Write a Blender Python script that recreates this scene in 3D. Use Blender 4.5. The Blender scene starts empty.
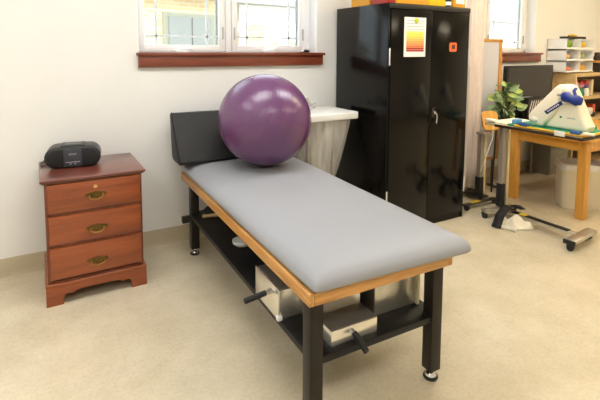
import bpy, bmesh, math, random
from mathutils import Vector, Matrix
random.seed(7)
PI = math.pi
scene = bpy.context.scene
C = scene.collection

# ------------------------------------------------------------------ materials
def lin(c):
    return tuple(((v/255)/12.92 if v/255 <= .04045 else ((v/255+.055)/1.055)**2.4) for v in c) + (1.0,)

def new_mat(name):
    m = bpy.data.materials.new(name); m.use_nodes = True
    nt = m.node_tree
    return m, nt, nt.nodes['Principled BSDF']

def plain(name, rgb, rough=.5, metal=0., var=.06, scale=8., bump=0., bscale=60., spec=.5, coat=0., trans=0.):
    m, nt, b = new_mat(name)
    tc = nt.nodes.new('ShaderNodeTexCoord')
    n = nt.nodes.new('ShaderNodeTexNoise'); n.inputs['Scale'].default_value = scale; n.inputs['Detail'].default_value = 4
    nt.links.new(tc.outputs['Object'], n.inputs['Vector'])
    r = nt.nodes.new('ShaderNodeValToRGB')
    base = lin(rgb)
    r.color_ramp.elements[0].position = .3; r.color_ramp.elements[1].position = .7
    r.color_ramp.elements[0].color = tuple(max(0, c*(1-var)) for c in base[:3]) + (1,)
    r.color_ramp.elements[1].color = tuple(min(1, c*(1+var)) for c in base[:3]) + (1,)
    nt.links.new(n.outputs['Fac'], r.inputs['Fac'])
    nt.links.new(r.outputs['Color'], b.inputs['Base Color'])
    b.inputs['Roughness'].default_value = rough
    b.inputs['Metallic'].default_value = metal
    b.inputs['Specular IOR Level'].default_value = spec
    b.inputs['Coat Weight'].default_value = coat
    b.inputs['Coat Roughness'].default_value = .15
    b.inputs['Transmission Weight'].default_value = trans
    if bump > 0:
        n2 = nt.nodes.new('ShaderNodeTexNoise'); n2.inputs['Scale'].default_value = bscale; n2.inputs['Detail'].default_value = 3
        nt.links.new(tc.outputs['Object'], n2.inputs['Vector'])
        bp = nt.nodes.new('ShaderNodeBump'); bp.inputs['Strength'].default_value = bump; bp.inputs['Distance'].default_value = .01
        nt.links.new(n2.outputs['Fac'], bp.inputs['Height']); nt.links.new(bp.outputs['Normal'], b.inputs['Normal'])
    return m

def wood(name, c1, c2, axis=0, scale=14., rough=.4, coat=.2, stretch=9., spec=.5):
    """grain streaks that run along one object axis"""
    m, nt, b = new_mat(name)
    tc = nt.nodes.new('ShaderNodeTexCoord'); mp = nt.nodes.new('ShaderNodeMapping')
    s = [scale, scale, scale]; s[axis] = scale/stretch
    mp.inputs['Scale'].default_value = s
    nt.links.new(tc.outputs['Object'], mp.inputs['Vector'])
    n = nt.nodes.new('ShaderNodeTexNoise'); n.inputs['Scale'].default_value = 2.2; n.inputs['Detail'].default_value = 7; n.inputs['Distortion'].default_value = .6
    nt.links.new(mp.outputs['Vector'], n.inputs['Vector'])
    r = nt.nodes.new('ShaderNodeValToRGB')
    r.color_ramp.elements[0].position = .32; r.color_ramp.elements[0].color = lin(c1)
    r.color_ramp.elements[1].position = .68; r.color_ramp.elements[1].color = lin(c2)
    nt.links.new(n.outputs['Fac'], r.inputs['Fac']); nt.links.new(r.outputs['Color'], b.inputs['Base Color'])
    b.inputs['Roughness'].default_value = rough; b.inputs['Coat Weight'].default_value = coat; b.inputs['Coat Roughness'].default_value = .2
    b.inputs['Specular IOR Level'].default_value = spec
    return m

def emit(name, rgb, strength):
    m, nt, b = new_mat(name)
    b.inputs['Base Color'].default_value = (.8, .8, .8, 1)
    b.inputs['Emission Color'].default_value = lin(rgb); b.inputs['Emission Strength'].default_value = strength
    return m

def floor_material():
    m, nt, b = new_mat('beige_vinyl_tile')
    tc = nt.nodes.new('ShaderNodeTexCoord')
    n1 = nt.nodes.new('ShaderNodeTexNoise'); n1.inputs['Scale'].default_value = 3.2; n1.inputs['Detail'].default_value = 8; n1.inputs['Roughness'].default_value = .65
    n2 = nt.nodes.new('ShaderNodeTexNoise'); n2.inputs['Scale'].default_value = 60; n2.inputs['Detail'].default_value = 3
    br = nt.nodes.new('ShaderNodeTexBrick'); br.offset = 0; br.inputs['Scale'].default_value = 1
    br.inputs['Brick Width'].default_value = .305; br.inputs['Row Height'].default_value = .305; br.inputs['Mortar Size'].default_value = .0012
    br.inputs['Color1'].default_value = (1, 1, 1, 1); br.inputs['Color2'].default_value = (.975, .975, .97, 1); br.inputs['Mortar'].default_value = (.93, .92, .9, 1)
    for n in (n1, n2, br): nt.links.new(tc.outputs['Object'], n.inputs['Vector'])
    r = nt.nodes.new('ShaderNodeValToRGB')
    r.color_ramp.elements[0].position = .3; r.color_ramp.elements[0].color = lin((200, 187, 158))
    r.color_ramp.elements[1].position = .7; r.color_ramp.elements[1].color = lin((222, 210, 184))
    nt.links.new(n1.outputs['Fac'], r.inputs['Fac'])
    r2 = nt.nodes.new('ShaderNodeValToRGB')
    r2.color_ramp.elements[0].position = .3; r2.color_ramp.elements[0].color = (.92, .91, .88, 1)
    r2.color_ramp.elements[1].position = .55; r2.color_ramp.elements[1].color = (1, 1, 1, 1)
    nt.links.new(n2.outputs['Fac'], r2.inputs['Fac'])
    mx = nt.nodes.new('ShaderNodeMixRGB'); mx.blend_type = 'MULTIPLY'; mx.inputs['Fac'].default_value = 1
    nt.links.new(r.outputs['Color'], mx.inputs['Color1']); nt.links.new(r2.outputs['Color'], mx.inputs['Color2'])
    mx2 = nt.nodes.new('ShaderNodeMixRGB'); mx2.blend_type = 'MULTIPLY'; mx2.inputs['Fac'].default_value = 1
    nt.links.new(mx.outputs['Color'], mx2.inputs['Color1']); nt.links.new(br.outputs['Color'], mx2.inputs['Color2'])
    nt.links.new(mx2.outputs['Color'], b.inputs['Base Color'])
    b.inputs['Roughness'].default_value = .24; b.inputs['Specular IOR Level'].default_value = .5
    bp = nt.nodes.new('ShaderNodeBump'); bp.inputs['Strength'].default_value = .06; bp.inputs['Distance'].default_value = .01
    nt.links.new(n1.outputs['Fac'], bp.inputs['Height']); nt.links.new(bp.outputs['Normal'], b.inputs['Normal'])
    return m

def film(name, rgb, alpha, rough=.15, bump=0.):
    """clear or hazy plastic film: part see-through, part glossy white"""
    m, nt, b = new_mat(name)
    out = nt.nodes['Material Output']
    b.inputs['Base Color'].default_value = lin(rgb); b.inputs['Roughness'].default_value = rough
    tr = nt.nodes.new('ShaderNodeBsdfTransparent'); tr.inputs['Color'].default_value = (.97, .97, .97, 1)
    mx = nt.nodes.new('ShaderNodeMixShader')
    tc = nt.nodes.new('ShaderNodeTexCoord'); n = nt.nodes.new('ShaderNodeTexNoise'); n.inputs['Scale'].default_value = 6; n.inputs['Detail'].default_value = 3
    mp = nt.nodes.new('ShaderNodeMapping'); mp.inputs['Scale'].default_value = (3, 3, .8)
    nt.links.new(tc.outputs['Object'], mp.inputs['Vector']); nt.links.new(mp.outputs['Vector'], n.inputs['Vector'])
    mr = nt.nodes.new('ShaderNodeMapRange'); mr.inputs['From Min'].default_value = .3; mr.inputs['From Max'].default_value = .7
    mr.inputs['To Min'].default_value = max(0, alpha-.05); mr.inputs['To Max'].default_value = min(1, alpha+.05)
    nt.links.new(n.outputs['Fac'], mr.inputs['Value']); nt.links.new(mr.outputs['Result'], mx.inputs['Fac'])
    nt.links.new(tr.outputs['BSDF'], mx.inputs[1]); nt.links.new(b.outputs['BSDF'], mx.inputs[2])
    nt.links.new(mx.outputs['Shader'], out.inputs['Surface'])
    if bump:
        bp = nt.nodes.new('ShaderNodeBump'); bp.inputs['Strength'].default_value = bump; bp.inputs['Distance'].default_value = .03
        nt.links.new(n.outputs['Fac'], bp.inputs['Height']); nt.links.new(bp.outputs['Normal'], b.inputs['Normal'])
    return m

def glass_mat():
    m, nt, b = new_mat('window_glass')
    out = nt.nodes['Material Output']
    tr = nt.nodes.new('ShaderNodeBsdfTransparent'); tr.inputs['Color'].default_value = (.94, .97, .96, 1)
    gl = nt.nodes.new('ShaderNodeBsdfGlossy'); gl.inputs['Roughness'].default_value = .02
    mx = nt.nodes.new('ShaderNodeMixShader')
    mx.inputs['Fac'].default_value = .05; nt.links.new(tr.outputs['BSDF'], mx.inputs[1]); nt.links.new(gl.outputs['BSDF'], mx.inputs[2])
    nt.links.new(mx.outputs['Shader'], out.inputs['Surface'])
    return m

def ball_mat():
    m, nt, b = new_mat('purple_rubber')
    b.inputs['Base Color'].default_value = lin((101, 60, 102)); b.inputs['Roughness'].default_value = .26; b.inputs['Specular IOR Level'].default_value = .7
    tc = nt.nodes.new('ShaderNodeTexCoord'); w = nt.nodes.new('ShaderNodeTexWave'); w.wave_type = 'RINGS'; w.rings_direction = 'X'
    w.inputs['Scale'].default_value = 26; w.inputs['Distortion'].default_value = .3
    nt.links.new(tc.outputs['Object'], w.inputs['Vector'])
    bp = nt.nodes.new('ShaderNodeBump'); bp.inputs['Strength'].default_value = .12; bp.inputs['Distance'].default_value = .004
    nt.links.new(w.outputs['Fac'], bp.inputs['Height']); nt.links.new(bp.outputs['Normal'], b.inputs['Normal'])
    return m

def chart_mat():
    """printed sheet: text lines on top, bands from yellow through orange to dark red, white foot"""
    m, nt, b = new_mat('printed_chart')
    tc = nt.nodes.new('ShaderNodeTexCoord'); sp = nt.nodes.new('ShaderNodeSeparateXYZ')
    nt.links.new(tc.outputs['Generated'], sp.inputs['Vector'])
    r = nt.nodes.new('ShaderNodeValToRGB'); r.color_ramp.interpolation = 'CONSTANT'
    W_ = (238, 236, 226)
    T_ = (172, 176, 178)
    stops = [(0, W_), (.115, W_), (.13, (150, 36, 36)), (.165, (222, 120, 92)), (.19, (160, 40, 38)), (.225, (226, 130, 84)), (.26, (196, 84, 60)),
             (.275, (232, 152, 92)), (.32, (206, 116, 70)), (.335, (236, 170, 96)), (.38, (214, 140, 76)), (.395, (240, 190, 96)), (.44, (220, 170, 80)), (.455, (243, 208, 96)),
             (.50, (226, 190, 80)), (.515, (244, 220, 96)), (.56, (228, 200, 88)), (.575, (246, 230, 110)), (.645, W_), (.69, T_), (.71, W_), (.755, T_), (.775, W_), (.83, T_), (.85, W_), (.90, T_), (.92, W_)]
    el = r.color_ramp.elements
    while len(el) < len(stops): el.new(.5)
    for e, (p, c) in zip(el, stops): e.position = p; e.color = lin(c)
    nt.links.new(sp.outputs['Z'], r.inputs['Fac'])
    # white side margins
    def lt(v, inv):
        n = nt.nodes.new('ShaderNodeMath'); n.operation = 'GREATER_THAN' if inv else 'LESS_THAN'; n.inputs[1].default_value = v
        nt.links.new(sp.outputs['X'], n.inputs[0]); return n
    a, c = lt(.1, 0), lt(.92, 1)
    ad = nt.nodes.new('ShaderNodeMath'); ad.operation = 'MAXIMUM'
    nt.links.new(a.outputs[0], ad.inputs[0]); nt.links.new(c.outputs[0], ad.inputs[1])
    mx = nt.nodes.new('ShaderNodeMixRGB'); nt.links.new(ad.outputs[0], mx.inputs['Fac'])
    nt.links.new(r.outputs['Color'], mx.inputs['Color1']); mx.inputs['Color2'].default_value = lin(W_)
    nt.links.new(mx.outputs['Color'], b.inputs['Base Color']); b.inputs['Roughness'].default_value = .6
    return m

def brick_mat():
    m, nt, b = new_mat('tan_brick')
    tc = nt.nodes.new('ShaderNodeTexCoord'); mp = nt.nodes.new('ShaderNodeMapping'); mp.inputs['Rotation'].default_value = (PI/2, 0, 0)
    br = nt.nodes.new('ShaderNodeTexBrick'); br.inputs['Scale'].default_value = 1; br.inputs['Brick Width'].default_value = .3; br.inputs['Row Height'].default_value = .1; br.inputs['Mortar Size'].default_value = .01
    br.inputs['Color1'].default_value = lin((214, 190, 148)); br.inputs['Color2'].default_value = lin((200, 170, 126)); br.inputs['Mortar'].default_value = lin((214, 200, 172))
    nt.links.new(tc.outputs['Object'], mp.inputs['Vector']); nt.links.new(mp.outputs['Vector'], br.inputs['Vector'])
    nt.links.new(br.outputs['Color'], b.inputs['Base Color']); b.inputs['Roughness'].default_value = .9
    return m

M = dict(
    wall=plain('painted_wall', (236, 235, 230), .7, var=.012, scale=3, bump=.02, bscale=180),
    ceiling=plain('ceiling_white', (232, 230, 222), .9, var=.01),
    floor=floor_material(),
    base=plain('beige_vinyl_base', (190, 177, 148), .5, var=.03),
    reveal=plain('white_window_reveal', (246, 247, 248), .6, var=.01),
    vinyl_white=plain('white_vinyl', (244, 246, 247), .4, var=.01),
    muntin=plain('pale_grey_muntin', (222, 234, 242), .4, var=.02),
    track=plain('grey_window_track', (176, 180, 182), .5, var=.02),
    sill=wood('stained_sill_wood', (112, 52, 34), (142, 72, 46), 0, 10, .4, .25),
    glass=glass_mat(),
    cherry=wood('cherry_wood', (124, 60, 30), (158, 82, 42), 0, 9, .36, .3),
    cherry_v=wood('cherry_wood_upright', (106, 50, 24), (132, 66, 34), 2, 9, .38, .3),
    cherry_top=wood('cherry_wood_top', (92, 44, 34), (116, 60, 46), 0, 9, .28, .45),
    brass=plain('aged_brass', (170, 132, 66), .35, 1., var=.25, scale=90),
    brass_dark=plain('dark_brass', (112, 88, 46), .5, .8, var=.3, scale=120),
    knob=plain('pale_lock_button', (206, 160, 108), .4),
    oak=wood('oak_trim', (176, 122, 58), (214, 160, 92), 1, 15, .42, .2, 12),
    vinyl=plain('light_grey_vinyl', (153, 155, 160), .5, var=.015, scale=2, bump=.02, bscale=220, spec=.45),
    bolster=plain('charcoal_vinyl', (31, 30, 29), .55, var=.05, spec=.35, bump=.03, bscale=150),
    steel_black=plain('black_powder_coat', (30, 25, 20), .42, var=.05, spec=.35),
    shelf_black=plain('black_laminate', (20, 19, 19), .45, var=.06, spec=.35),
    rubber=plain('black_rubber', (24, 24, 25), .55, var=.05),
    chrome=plain('chrome', (220, 220, 220), .14, 1., var=.02),
    polished=plain('polished_steel', (236, 232, 222), .25, .8, var=.05, scale=12, bump=.015, bscale=30),
    brushed=plain('brushed_steel', (208, 205, 196), .3, .85, var=.06, scale=20),
    dark_steel=plain('dark_steel_lid', (128, 120, 110), .38, .55, var=.06),
    gloss_black=plain('gloss_black_enamel', (13, 11, 10), .14, var=.05, spec=.22, bump=.012, bscale=7),
    edge_black=plain('black_enamel_edge', (36, 32, 29), .35, var=.05),
    ball=ball_mat(),
    white_plastic=plain('white_plastic', (238, 237, 232), .35, var=.01),
    film=film('clear_plastic_sheet', (240, 238, 232), .45, .25, .12),
    tub=plain('translucent_white_plastic', (243, 244, 246), .35, var=.01),
    radio=plain('black_radio_plastic', (25, 26, 28), .4, var=.05),
    grille=plain('speaker_grille', (20, 20, 21), .7, var=.2, scale=260, bump=.25, bscale=320),
    panel=plain('slate_panel', (56, 60, 68), .3, var=.03),
    grey_mark=plain('grey_print', (178, 180, 184), .5),
    chart=chart_mat(),
    magnet=plain('yellow_green_magnet', (190, 200, 40), .4),
    orange=plain('orange_sticker', (236, 108, 56), .5, var=.02),
    sticker_dark=plain('dark_print', (84, 40, 24), .5),
    honey=wood('honey_wood', (204, 142, 52), (230, 172, 78), 2, 8, .4, .25),
    honey_x=wood('honey_wood_along', (204, 142, 52), (230, 172, 78), 1, 8, .4, .25),
    pine=wood('mirror_frame_wood', (190, 130, 56), (208, 150, 74), 2, 9, .4, .2),
    mirror=plain('pale_board', (206, 205, 212), .35, var=.01),
    cream=plain('cream_paint', (226, 212, 172), .45, var=.02),
    cream_plastic=plain('cream_plastic', (228, 222, 202), .4, var=.01),
    device=plain('ivory_shell', (255, 243, 216), .38, var=.01),
    blue=plain('royal_blue_strap', (20, 50, 132), .5, var=.12, scale=40, bump=.1),
    navy=plain('navy_label', (20, 36, 104), .5),
    steel_blue=plain('steel_blue_foam', (54, 92, 142), .6),
    sky_blue=plain('light_blue_cloth', (98, 158, 206), .8, bump=.1),
    green=plain('green_mat', (22, 138, 104), .6, var=.06),
    logo_green=plain('green_logo', (30, 120, 80), .5),
    yellow=plain('yellow_rim', (226, 178, 40), .5),
    yellow_label=plain('yellow_tape', (214, 184, 40), .5),
    tape=plain('white_tape', (236, 230, 214), .6),
    laminate=plain('beige_laminate', (214, 196, 160), .4),
    dark_edge=plain('dark_brown_edge', (52, 34, 22), .5),
    grey_post=plain('grey_painted_post', (168, 158, 146), .4, .3, var=.03),
    curtain=plain('pale_pink_fabric', (238, 224, 214), .85, var=.03, scale=20, bump=.04),
    screen=plain('dark_screen', (40, 35, 34), .22, var=.03),
    bezel=plain('black_bezel', (20, 19, 20), .35),
    silver=plain('silver_strip', (170, 172, 178), .3, .6),
    leaf_pale=plain('pale_green_leaf', (160, 182, 138), .5, var=.2, scale=25),
    leaf_dark=plain('mid_green_leaf', (104, 134, 92), .5, var=.2, scale=25),
    leaf_lime=plain('lime_leaf', (176, 196, 108), .5, var=.15, scale=25),
    stem=plain('plant_stem', (96, 104, 62), .7),
    pot=plain('dark_pot', (52, 44, 40), .6),
    soil=plain('soil', (52, 38, 28), .95, bump=.3),
    basket=plain('black_wire', (22, 22, 24), .4),
    white_strip=plain('white_slat', (212, 212, 206), .5),
    grey_panel=plain('grey_cabinet_paint', (128, 124, 112), .5),
    table_top=plain('grey_tabletop', (120, 116, 110), .5),
    bin=plain('beige_bin_plastic', (226, 216, 190), .45, var=.015),
    bin_bag=plain('white_bin_liner', (228, 224, 218), .35, var=.03, bump=.4, bscale=30),
    shelf_wood=wood('light_shelf_wood', (196, 164, 112), (216, 186, 134), 0, 8, .5, .1),
    carton_orange=plain('orange_carton', (226, 160, 40), .55, var=.05),
    carton_yellow=plain('yellow_carton', (240, 190, 20), .5, var=.04),
    red=plain('red_plastic', (170, 46, 36), .45),
    orange_red=plain('orange_red_plastic', (206, 84, 40), .4),
    yellow_toy=plain('yellow_plastic', (236, 184, 48), .4),
    purple=plain('purple_plastic', (120, 96, 160), .45),
    pink=plain('pink_plastic', (226, 176, 190), .45),
    pepper=plain('green_pepper_skin', (130, 166, 30), .35, var=.12),
    amber=plain('amber_food', (222, 168, 66), .5, var=.12),
    salmon=plain('salmon_food', (230, 128, 88), .5, var=.1),
    sage=plain('sage_food', (168, 176, 110), .5, var=.15),
    banana=plain('banana_skin', (236, 190, 52), .5, var=.08),
    cloth_white=plain('white_terry_cloth', (232, 224, 202), .9, var=.05, scale=40, bump=.3, bscale=160),
    cloth_black=plain('black_webbing', (26, 24, 24), .8, var=.1, bump=.1, bscale=200),
    dowel=plain('pale_dowel_wood', (206, 178, 128), .5),
    light=emit('light_diffuser', (250, 250, 250), 5.2),
    light_warm=emit('warm_light_diffuser', (255, 236, 200), 5.2),
    lamp_frame=plain('white_lamp_frame', (236, 236, 232), .5),
    brick=brick_mat(),
    siding=plain('white_siding', (232, 230, 224), .8),
    facade_grey=plain('grey_shutter', (128, 130, 128), .7),
    facade_frame=plain('olive_grey_frame', (140, 140, 124), .8),
    asphalt=plain('outside_paving', (188, 186, 180), .9, bump=.1),
    roof=plain('grey_roof', (168, 166, 162), .9),
    switch=plain('cable_black', (22, 20, 20), .5),
    ivory=plain('ivory_plastic', (226, 220, 198), .4),
    glint_white=plain('pale_edge_glint', (224, 220, 212), .5),  # off-white of the reflection painted on the cabinet door edges
)

# ------------------------------------------------------------------ mesh builder
class MB:
    def __init__(s): s.bm = bmesh.new()
    def _add(s, bm2, mtx=None):
        if mtx is not None: bmesh.ops.transform(bm2, matrix=mtx, verts=bm2.verts)
        me = bpy.data.meshes.new('t'); bm2.to_mesh(me); bm2.free(); s.bm.from_mesh(me); bpy.data.meshes.remove(me); return s
    def box(s, x0, x1, y0, y1, z0, z1, bev=0., seg=2, mtx=None):
        b = bmesh.new(); bmesh.ops.create_cube(b, size=1)
        bmesh.ops.transform(b, matrix=Matrix.Translation(((x0+x1)/2, (y0+y1)/2, (z0+z1)/2)) @ Matrix.Diagonal((x1-x0, y1-y0, z1-z0, 1)), verts=b.verts)
        if bev > 0: bmesh.ops.bevel(b, geom=b.edges[:], offset=bev, segments=seg, profile=.5, affect='EDGES')
        return s._add(b, mtx)
    def tube(s, pts, r, seg=12, closed=False, radii=None):
        pts = [Vector(p) for p in pts]; n = len(pts); b = bmesh.new(); rings = []
        prev = None
        for i, p in enumerate(pts):
            if closed: t = (pts[(i+1) % n]-pts[i-1])
            else: t = pts[min(i+1, n-1)]-pts[max(i-1, 0)]
            t.normalize()
            if prev is None:
                a = Vector((0, 0, 1)) if abs(t.z) < .9 else Vector((1, 0, 0))
                u = t.cross(a).normalized()
            else: u = (prev - t*prev.dot(t)).normalized()
            prev = u; v = t.cross(u); rr = radii[i] if radii else r
            rings.append([b.verts.new(p + (u*math.cos(2*PI*k/seg)+v*math.sin(2*PI*k/seg))*rr) for k in range(seg)])
        m = n if closed else n-1
        for i in range(m):
            A, B = rings[i], rings[(i+1) % n]
            for k in range(seg): b.faces.new((A[k], A[(k+1) % seg], B[(k+1) % seg], B[k]))
        if not closed: b.faces.new(rings[0][::-1]); b.faces.new(rings[-1])
        bmesh.ops.recalc_face_normals(b, faces=b.faces)
        return s._add(b)
    def cyl(s, p, q, r, r2=None, seg=20): return s.tube([p, q], r, seg, radii=[r, r if r2 is None else r2])
    def prism(s, poly, a, b_, axis='z', bev=0., mtx=None, seg=2):
        """polygon in the two other axes, pushed along axis from a to b_"""
        b = bmesh.new()
        def P(u, v, w): return {'z': (u, v, w), 'y': (u, w, v), 'x': (w, u, v)}[axis]
        lo = [b.verts.new(P(u, v, a)) for u, v in poly]; hi = [b.verts.new(P(u, v, b_)) for u, v in poly]
        n = len(poly)
        f1 = b.faces.new(lo); f2 = b.faces.new(hi[::-1])
        for i in range(n): b.faces.new((lo[i], hi[i], hi[(i+1) % n], lo[(i+1) % n]))
        bmesh.ops.recalc_face_normals(b, faces=b.faces)
        if bev > 0: bmesh.ops.bevel(b, geom=list(set(list(f1.edges)+list(f2.edges))), offset=bev, segments=seg, profile=.5, affect='EDGES')
        return s._add(b, mtx)
    def lathe(s, prof, c=(0, 0, 0), seg=32, mtx=None):
        b = bmesh.new(); rings = []
        for r, z in prof:
            if r < 1e-6: rings.append([b.verts.new((c[0], c[1], c[2]+z))])
            else: rings.append([b.verts.new((c[0]+r*math.cos(2*PI*k/seg), c[1]+r*math.sin(2*PI*k/seg), c[2]+z)) for k in range(seg)])
        for A, B in zip(rings, rings[1:]):
            for k in range(seg):
                k2 = (k+1) % seg
                if len(A) == 1 and len(B) == 1: continue
                if len(A) == 1: b.faces.new((A[0], B[k2], B[k]))
                elif len(B) == 1: b.faces.new((A[k], A[k2], B[0]))
                else: b.faces.new((A[k], A[k2], B[k2], B[k]))
        bmesh.ops.recalc_face_normals(b, faces=b.faces)
        return s._add(b, mtx)
    def ball(s, c, r, sc=(1, 1, 1), seg=24, mtx=None):
        b = bmesh.new(); bmesh.ops.create_uvsphere(b, u_segments=seg, v_segments=seg*2//3, radius=r)
        m = Matrix.Translation(c) @ (mtx if mtx is not None else Matrix()) @ Matrix.Diagonal((*sc, 1))
        return s._add(b, m)
    def grid(s, f, nu, nv, thick=0.):
        b = bmesh.new(); V = [[b.verts.new(f(i/nu, j/nv)) for j in range(nv+1)] for i in range(nu+1)]
        for i in range(nu):
            for j in range(nv): b.faces.new((V[i][j], V[i+1][j], V[i+1][j+1], V[i][j+1]))
        bmesh.ops.recalc_face_normals(b, faces=b.faces)
        if thick: bmesh.ops.solidify(b, geom=b.faces[:], thickness=thick)
        return s._add(b)
    def build(s, name, mat, parent=None, loc=(0, 0, 0), rot=(0, 0, 0), ang=38, sub=0):
        bm = s.bm
        for f in bm.faces: f.smooth = True
        la = math.radians(ang)
        for e in bm.edges:
            if len(e.link_faces) == 2 and e.calc_face_angle(0) > la: e.smooth = False
        me = bpy.data.meshes.new(name); bm.to_mesh(me); bm.free(); me.materials.append(mat)
        o = bpy.data.objects.new(name, me); C.objects.link(o); o.location = loc; o.rotation_euler = rot
        if parent is not None: o.parent = parent
        if sub:
            md = o.modifiers.new('Subdivision', 'SUBSURF'); md.levels = sub; md.render_levels = sub
        return o

def thing(name, label, cat, loc=(0, 0, 0), rz=0., group=None):
    o = bpy.data.objects.new(name, None); C.objects.link(o); o.location = loc; o.rotation_euler = (0, 0, rz); o.empty_display_size = .1
    return tag(o, label, cat, group)
def tag(o, label, cat, group=None):
    o['label'] = label; o['category'] = cat
    if group: o['group'] = group
    return o
def structure(o): o['kind'] = 'structure'; return o
def rrect(x0, x1, y0, y1, r, n=6):
    out = []
    for cx, cy, a0 in ((x1-r, y1-r, 0), (x0+r, y1-r, PI/2), (x0+r, y0+r, PI), (x1-r, y0+r, 1.5*PI)):
        for k in range(n+1):
            a = a0+PI/2*k/n; out.append((cx+r*math.cos(a), cy+r*math.sin(a)))
    return out
def RZ(a, c): c = Vector(c); return Matrix.Translation(c) @ Matrix.Rotation(a, 4, 'Z') @ Matrix.Translation(-c)
def RX(a, c): c = Vector(c); return Matrix.Translation(c) @ Matrix.Rotation(a, 4, 'X') @ Matrix.Translation(-c)
def RY(a, c): c = Vector(c); return Matrix.Translation(c) @ Matrix.Rotation(a, 4, 'Y') @ Matrix.Translation(-c)

# ------------------------------------------------------------------ room shell
W = 3.409                      # inner face of the back wall
XL, XR, YF, H = -2.3, 7.4, -2.6, 2.75
OX0, OX1 = .63, 2.137          # window opening
SH = 3.12                      # second window, further along the same wall
ZS, ZT = 1.44, 2.30
b = MB()
xs = [XL-.2, OX0, OX1, OX0+SH, OX1+SH, XR+.2]
b.box(xs[0], xs[1], W, W+.24, 0, H); b.box(xs[2], xs[3], W, W+.24, 0, H); b.box(xs[4], xs[5], W, W+.24, 0, H)
for k in (1, 3):
    b.box(xs[k], xs[k+1], W, W+.24, 0, ZS); b.box(xs[k], xs[k+1], W, W+.24, ZT, H)
structure(b.build('wall_back', M['wall']))
structure(MB().box(XL-.2, XL, YF-.2, W, 0, H).build('wall_left', M['wall']))
structure(MB().box(XR, XR+.2, YF-.2, W, 0, H).build('wall_right', M['wall']))
structure(MB().box(XL, XR, YF-.2, YF, 0, H).build('wall_front', M['wall']))
structure(MB().box(XL-.2, XR+.2, YF-.2, W+.24, -.1, 0).build('floor', M['floor']))
structure(MB().box(XL-.2, XR+.2, YF-.2, W+.24, H, H+.15).build('ceiling', M['ceiling']))
prof = [(W, 0), (W-.014, 0), (W-.009, .012), (W-.006, .03), (W-.006, .118), (W-.004, .122), (W, .122)]
structure(MB().prism(prof, XL, XR, 'x').build('baseboard_back', M['base']))

def window(n, dx):
    w = structure(bpy.data.objects.new('window_%d' % n, None)); C.objects.link(w); w.location = (dx, W, 0)
    y0, y1 = .105, .16
    f = MB()
    f.box(OX0, OX1, .12, .2, ZS, ZS+.03); f.box(OX0, OX1, .12, .2, ZT-.04, ZT)
    f.box(OX0, OX0+.03, .12, .2, ZS, ZT); f.box(OX1-.078, OX1, .12, .2, ZS, ZT); f.box(1.335, 1.38, .11, .2, ZS, ZT, .003)
    f.build('frame', M['vinyl_white'], w)
    r = MB()
    r.box(OX0-.001, OX0+.008, 0.001, .12, ZS, ZT); r.box(OX1-.008, OX1+.001, 0.001, .12, ZS, ZT); r.box(OX0, OX1, .001, .12, ZT-.008, ZT+.001)
    r.build('reveal', M['reveal'], w)
    for gx0, gx1, side in ((.70, 1.276, 0), (1.435, 2.015, 1)):
        s_ = MB(); z0, z1 = ZS+.065, ZT-.09
        fl = .04 if side == 0 else .05
        s_.box(gx0-fl, gx0, y0, y1, ZS+.012, ZT-.03, .004); s_.box(gx1, gx1+.052, y0, y1, ZS+.012, ZT-.03, .004)
        s_.box(gx0, gx1, y0, y1, ZS+.012, z0, .004); s_.box(gx0, gx1, y0, y1, z1, ZT-.03, .004)
        so = s_.build('sash', M['vinyl_white'], w)
        g = MB().box(gx0-.005, gx1+.005, .132, .138, z0-.005, z1+.005).build('glass', M['glass'], so)
        mu = MB()
        for mx in (gx0+.089, gx1-.093): mu.box(mx-.008, mx+.008, .124, .131, z0, z1)
        for mz in (z0+.066, z1-.066): mu.box(gx0, gx1, .124, .131, mz-.008, mz+.008)
        mu.build('muntins', M['muntin'], so)
        MB().box(gx1-.012, gx1+.001, .138, .157, z0, z1).build('glazing_channel', M['track'], so)
        cx = (gx0+gx1)/2 - .01
        ck = MB(); ck.box(cx-.06, cx+.05, .07, .106, ZS+.006, ZS+.026, .006); ck.tube([(cx-.02, .085, ZS+.03), (cx+.05, .07, ZS+.036), (cx+.075, .075, ZS+.03)], .006, 8)
        ck.build('crank_handle', M['vinyl_white'], so)
        lx = gx1+.03 if side == 0 else gx1+.035
        MB().box(lx-.004, lx+.004, .09, .106, ZS+.11, ZS+.21, .003).build('latch', M['track'], so)
        if side == 1: MB().box(gx0-.034, gx0-.026, .09, .106, ZS+.11, ZS+.21, .003).build('latch', M['track'], so)
    return w
window(1, 0); window(2, SH)
for n, dx in ((1, 0), (2, SH)):
    t = structure(bpy.data.objects.new('trim_%d' % n, None)); C.objects.link(t); t.location = (dx, W, 0)
    x0, x1 = .63, 2.18+(.05 if n == 2 else 0)
    MB().box(OX0+.002, OX1-.002, .0, .105, ZS-.02, ZS+.006).box(x0-.012, x1+.012, -.05, .0, ZS-.016, ZS+.006, .004).build('sill_board', M['sill'], t)
    MB().box(x0, x1, -.03, -.001, ZS-.1, ZS-.016, .003).build('sill_apron', M['sill'], t)

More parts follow.
